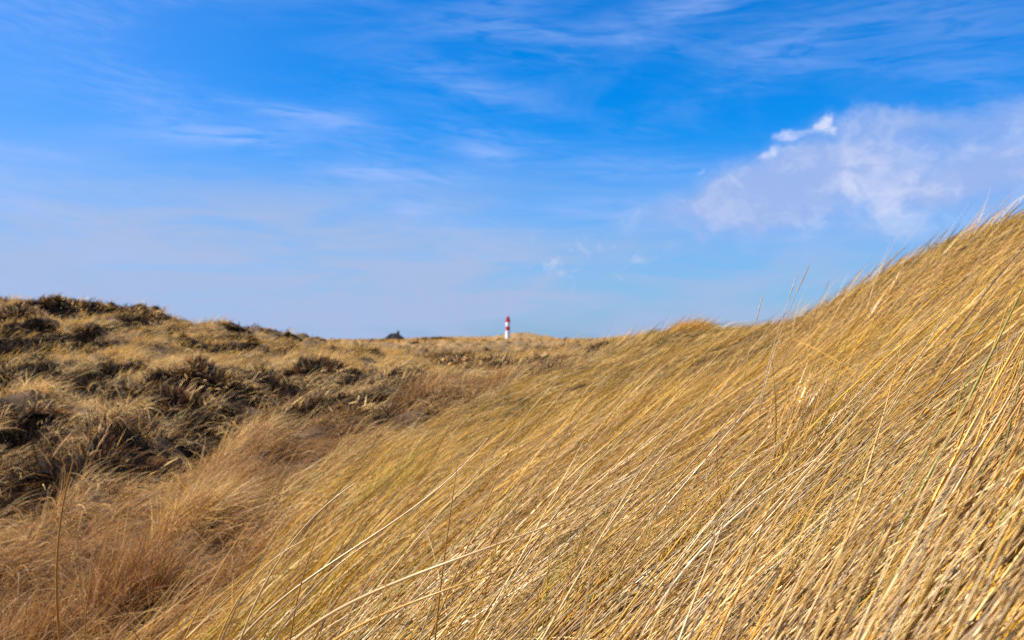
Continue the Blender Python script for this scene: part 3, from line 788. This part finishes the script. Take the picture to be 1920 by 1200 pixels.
tussock(850, 15.8, 1300, .8, (.25, .42), (.002, .0034), (.35, .8, .3), RU, [.40, .30, .2, .10], .2, .9, 'rust coloured grass tussock along the upper foot of the golden slope')
tussock(785, 14.2, 700, .45, (.25, .42), (.002, .0034), (.35, .8, .3), RU, [.45, .30, .15, .10], .2, .9, 'darker rust grass tussock along the lower foot of the golden slope')
tussock(1272, 19.6, 900, .45, (.3, .62), (.002, .004), (.85, 1.0, .25), [GOLD, AMBER, TAN], [.4, .3, .3], .0, .4, 'golden grass tussock sticking up on the skyline of the right-hand ridge')
tussock(700, 5.6, 700, .22, (.35, .6), (.0011, .0019), (.6, 1.1, .2), [GOLD, GREEN * 1.6, AMBER, GREY], [.35, .3, .2, .15], .2, .4, 'greenish tussock near the lower left margin of the golden slope')
tussock(1425, 3.5, 220, .07, (.35, .55), (.0014, .0022), (.55, .75, .16), [GOLD, AMBER, TAN, GREEN], [.4, .25, .25, .1], .15, .3, 'amber tussock at the foot of the tall seed stalks', STRAW)
tussock(1500, 1.25, 480, .11, (.66, 1.02), (.0018, .0030), (.66, .90, .12), [GOLD * 1.0, AMBER * 1.3, TAN, GREEN], [.50, .22, .12, .16], -.05, .20, 'broad bladed golden green tussock close to the camera at lower right', STRAW, 10, True)
tussock(1380, 1.6, 80, .05, (.25, .45), (.0014, .0022), (.35, .6, .16), [GREEN * 1.4, GOLD, AMBER], [.5, .3, .2], .25, .25, 'green based tussock in the straw at the bottom right of centre', STRAW, 8, True)
tussock(1000, 2.05, 90, .06, (.30, .45), (.0013, .0020), (.55, .7, .18), [GREEN * 1.5, GOLD, AMBER], [.4, .35, .25], .2, .3, 'green and amber tussock at the bottom centre', STRAW, 8, True)

tussock(1700, .86, 120, .07, (.45, .80), (.0016, .0026), (.95, .60, .15), [PALE, TAN, GOLD, GREY], [.4, .3, .15, .15], -.1, .25, 'pale out of focus blades filling the bottom right corner', STRAW, 10, True)
tussock(1435, 2.75, 190, .09, (.35, .62), (.0013, .0022), (.50, .70, .2), [GOLD, AMBER, GREEN * 1.2, OLV * 2, TAN], [.35, .2, .2, .1, .15], .0, .3, 'olive and gold tussock standing upright in the middle of the near slope', STRAW, 8, True)
tussock(1195, 2.2, 130, .07, (.30, .52), (.0013, .0021), (.50, .70, .2), [GOLD, AMBER, GREEN * 1.2, TAN], [.4, .2, .25, .15], .0, .3, 'gold and green tussock right of the bottom centre one', STRAW, 8, True)
tussock(1760, 2.3, 160, .08, (.35, .60), (.0013, .0022), (.60, .70, .2), [GOLD, AMBER, GREEN * 1.2, TAN], [.4, .2, .2, .2], .0, .3, 'gold and green tussock just above the broad bladed one on the right', STRAW, 8, True)

# single stalks
def stalk(pts, rad, col, label, head=0.0, group='tall single stalks'):
    u0, y0 = pts[0]
    x0, yy0 = px2xy(u0, y0)
    z0 = float(gz(np.array([x0]), np.array([yy0]))[0]) - .02
    Pt = [np.array([x0, yy0, z0])] + [np.array([(u - 960) / F * y, y, (VH - v) / F * y]) for u, v, y in pts[1:]]
    Pt = np.array(Pt); tt_ = np.r_[0, np.cumsum(np.linalg.norm(np.diff(Pt, axis=0), axis=1))]; tt_ /= tt_[-1]
    deg = min(3, len(Pt) - 1); s = np.linspace(0, 1, 33)
    out = np.stack([np.polyval(np.polyfit(tt_, Pt[:, i], deg, w=[3] + [2] * (len(Pt) - 1)), s) for i in range(3)], -1)
    rad_ = rad * 1.3 * (1 - .75 * s ** 2.6)
    V, Fq = tube_path(out, rad_, 8)
    col = np.array(col); C = col * (1 - s[:, None] * .0)
    C = np.repeat(col[None] * (.85 + .3 * s[:, None]), 8, 0)
    org = Pt[0]
    o = add_mesh('grass_stalk', V - org, Fq, STRAW, C); o.location = org
    tag(o, label, 'grass stalk', group)
    if head:
        seglen = np.cumsum(np.r_[0, np.linalg.norm(np.diff(out, axis=0), axis=1)])
        hs2 = np.linspace(seglen[-1] - head, seglen[-1] + .01, 14)
        hp = np.stack([np.interp(hs2, seglen, out[:, i]) for i in range(3)], -1)
        hp[-1] = out[-1] + (out[-1] - out[-2]) / np.linalg.norm(out[-1] - out[-2]) * .012
        tt = np.linspace(0, 1, 14)
        V, Fq = tube_path(hp, rad * 1.5 * np.sin(PI * np.clip(tt, .03, .98)) ** .6 * (1 + .2 * np.sin(tt * 60)), 8)
        add_mesh('seed_head', V - org, Fq, STRAW, np.tile(np.array([.42, .27, .13]), (len(V), 1)), parent=o)
BRN = (.42, .20, .05); DST = (.40, .24, .08); STR = (.62, .42, .18); GLD = (.60, .34, .07); PLE = (.75, .58, .36)
stalk([(122, 1.55), (118, 1200, 1.5), (112, 1040, 1.47), (121, 945, 1.45), (140, 862, 1.45)], .0026, BRN, 'tall upright brown stalk standing alone at the far left')
stalk([(162, 1.95), (164, 1200, 1.9), (178, 1070, 1.9), (209, 985, 1.9)], .0016, BRN, 'shorter thin brown stalk beside the tall lone one at the far left')
stalk([(1345, 2.9), (1368, 840, 2.95), (1398, 690, 3.0), (1430, 552, 3.05)], .0011, BRN, 'straight thin stalk standing left of the stalks that cross the sky', .10)
stalk([(1422, 3.1), (1428, 740, 3.1), (1450, 650, 3.15), (1495, 516, 3.2)], .0010, DST, 'middle stalk of the three that cross the sky above the ridge', .10)
stalk([(1415, 3.0), (1424, 770, 3.0), (1452, 665, 3.05), (1478, 585, 3.1), (1518, 498, 3.15)], .0012, DST, 'right-hand forked looking stalk bending over the ridge into the sky', .12)
stalk([(1500, 5.6), (1530, 580, 5.7), (1556, 526, 5.8)], .0014, DST, 'short faint stalk with a seed head on the skyline of the slope', .10)
stalk([(430, 2.2), (640, 1042, 2.1), (780, 950, 2.1), (870, 868, 2.1), (916, 822, 2.1)], .0024, STR, 'long straw stalk arching up from lower left across the middle of the slope')
stalk([(330, 1.5), (660, 1128, 1.38), (800, 1065, 1.3), (960, 1012, 1.3), (1078, 965, 1.3)], .0026, STR, 'thick pale stalk lying across the bottom centre')
stalk([(400, 1.55), (640, 1190, 1.4), (790, 1120, 1.3), (930, 1072, 1.3), (990, 1050, 1.3)], .0022, GLD, 'golden stalk lying just below the thick pale one at bottom centre')
stalk([(808, 1.75), (818, 1180, 1.7), (832, 1060, 1.7), (846, 950, 1.7), (862, 845, 1.72)], .0015, BRN, 'upright brown stalk crossing the long arching ones left of centre')
stalk([(1410, 2.0), (1382, 1055, 1.95), (1352, 950, 1.95), (1344, 870, 1.95), (1352, 790, 1.95)], .0011, (.25, .14, .05), 'thin dark stalk curving the wrong way, to the left, right of centre')
stalk([(330, 2.0), (352, 1190, 1.9), (400, 1090, 1.9), (482, 962, 1.9)], .0017, GLD, 'thin golden stalk leaning right at the bottom left, first of its row')
stalk([(420, 2.0), (440, 1150, 1.9), (490, 1050, 1.9), (548, 948, 1.9)], .0019, STR, 'straw stalk leaning right at the bottom left, second of its row')
stalk([(440, 1.8), (480, 1130, 1.75), (540, 1030, 1.75), (600, 955, 1.75), (668, 905, 1.75)], .0021, STR, 'tallest arching stalk of the row at the bottom left')
stalk([(540, 1.9), (560, 1120, 1.8), (590, 1020, 1.8), (626, 945, 1.8)], .0018, BRN, 'brown stalk behind the tallest arching one at the bottom left')
stalk([(1290, 1.6), (1400, 1000, 1.5), (1520, 850, 1.6), (1650, 700, 1.7)], .0013, GLD, 'long blurred straw stalk rising across the right half of the slope')
stalk([(1180, 1.6), (1230, 1140, 1.5), (1330, 1010, 1.5), (1440, 920, 1.5), (1545, 850, 1.5)], .0021, PLE, 'pale bent stalk rising from the bottom right of centre')
stalk([(380, 1.7), (420, 1180, 1.6), (480, 1080, 1.6), (575, 1010, 1.6)], .0019, GLD, 'golden stalk bending right in front of the row at the bottom left')
stalk([(470, 1.7), (520, 1190, 1.6), (600, 1090, 1.6), (720, 1000, 1.6)], .0020, STR, 'straw stalk leaning far right just below the tallest arching one at the bottom left')
stalk([(560, 1.7), (600, 1180, 1.6), (650, 1100, 1.6), (700, 1040, 1.6)], .0016, BRN, 'short brown stalk at the right end of the row at the bottom left')
stalk([(250, 1.9), (262, 1190, 1.8), (215, 1120, 1.8), (190, 1080, 1.8)], .0013, BRN, 'short brown stalk leaning left near the bottom left corner')
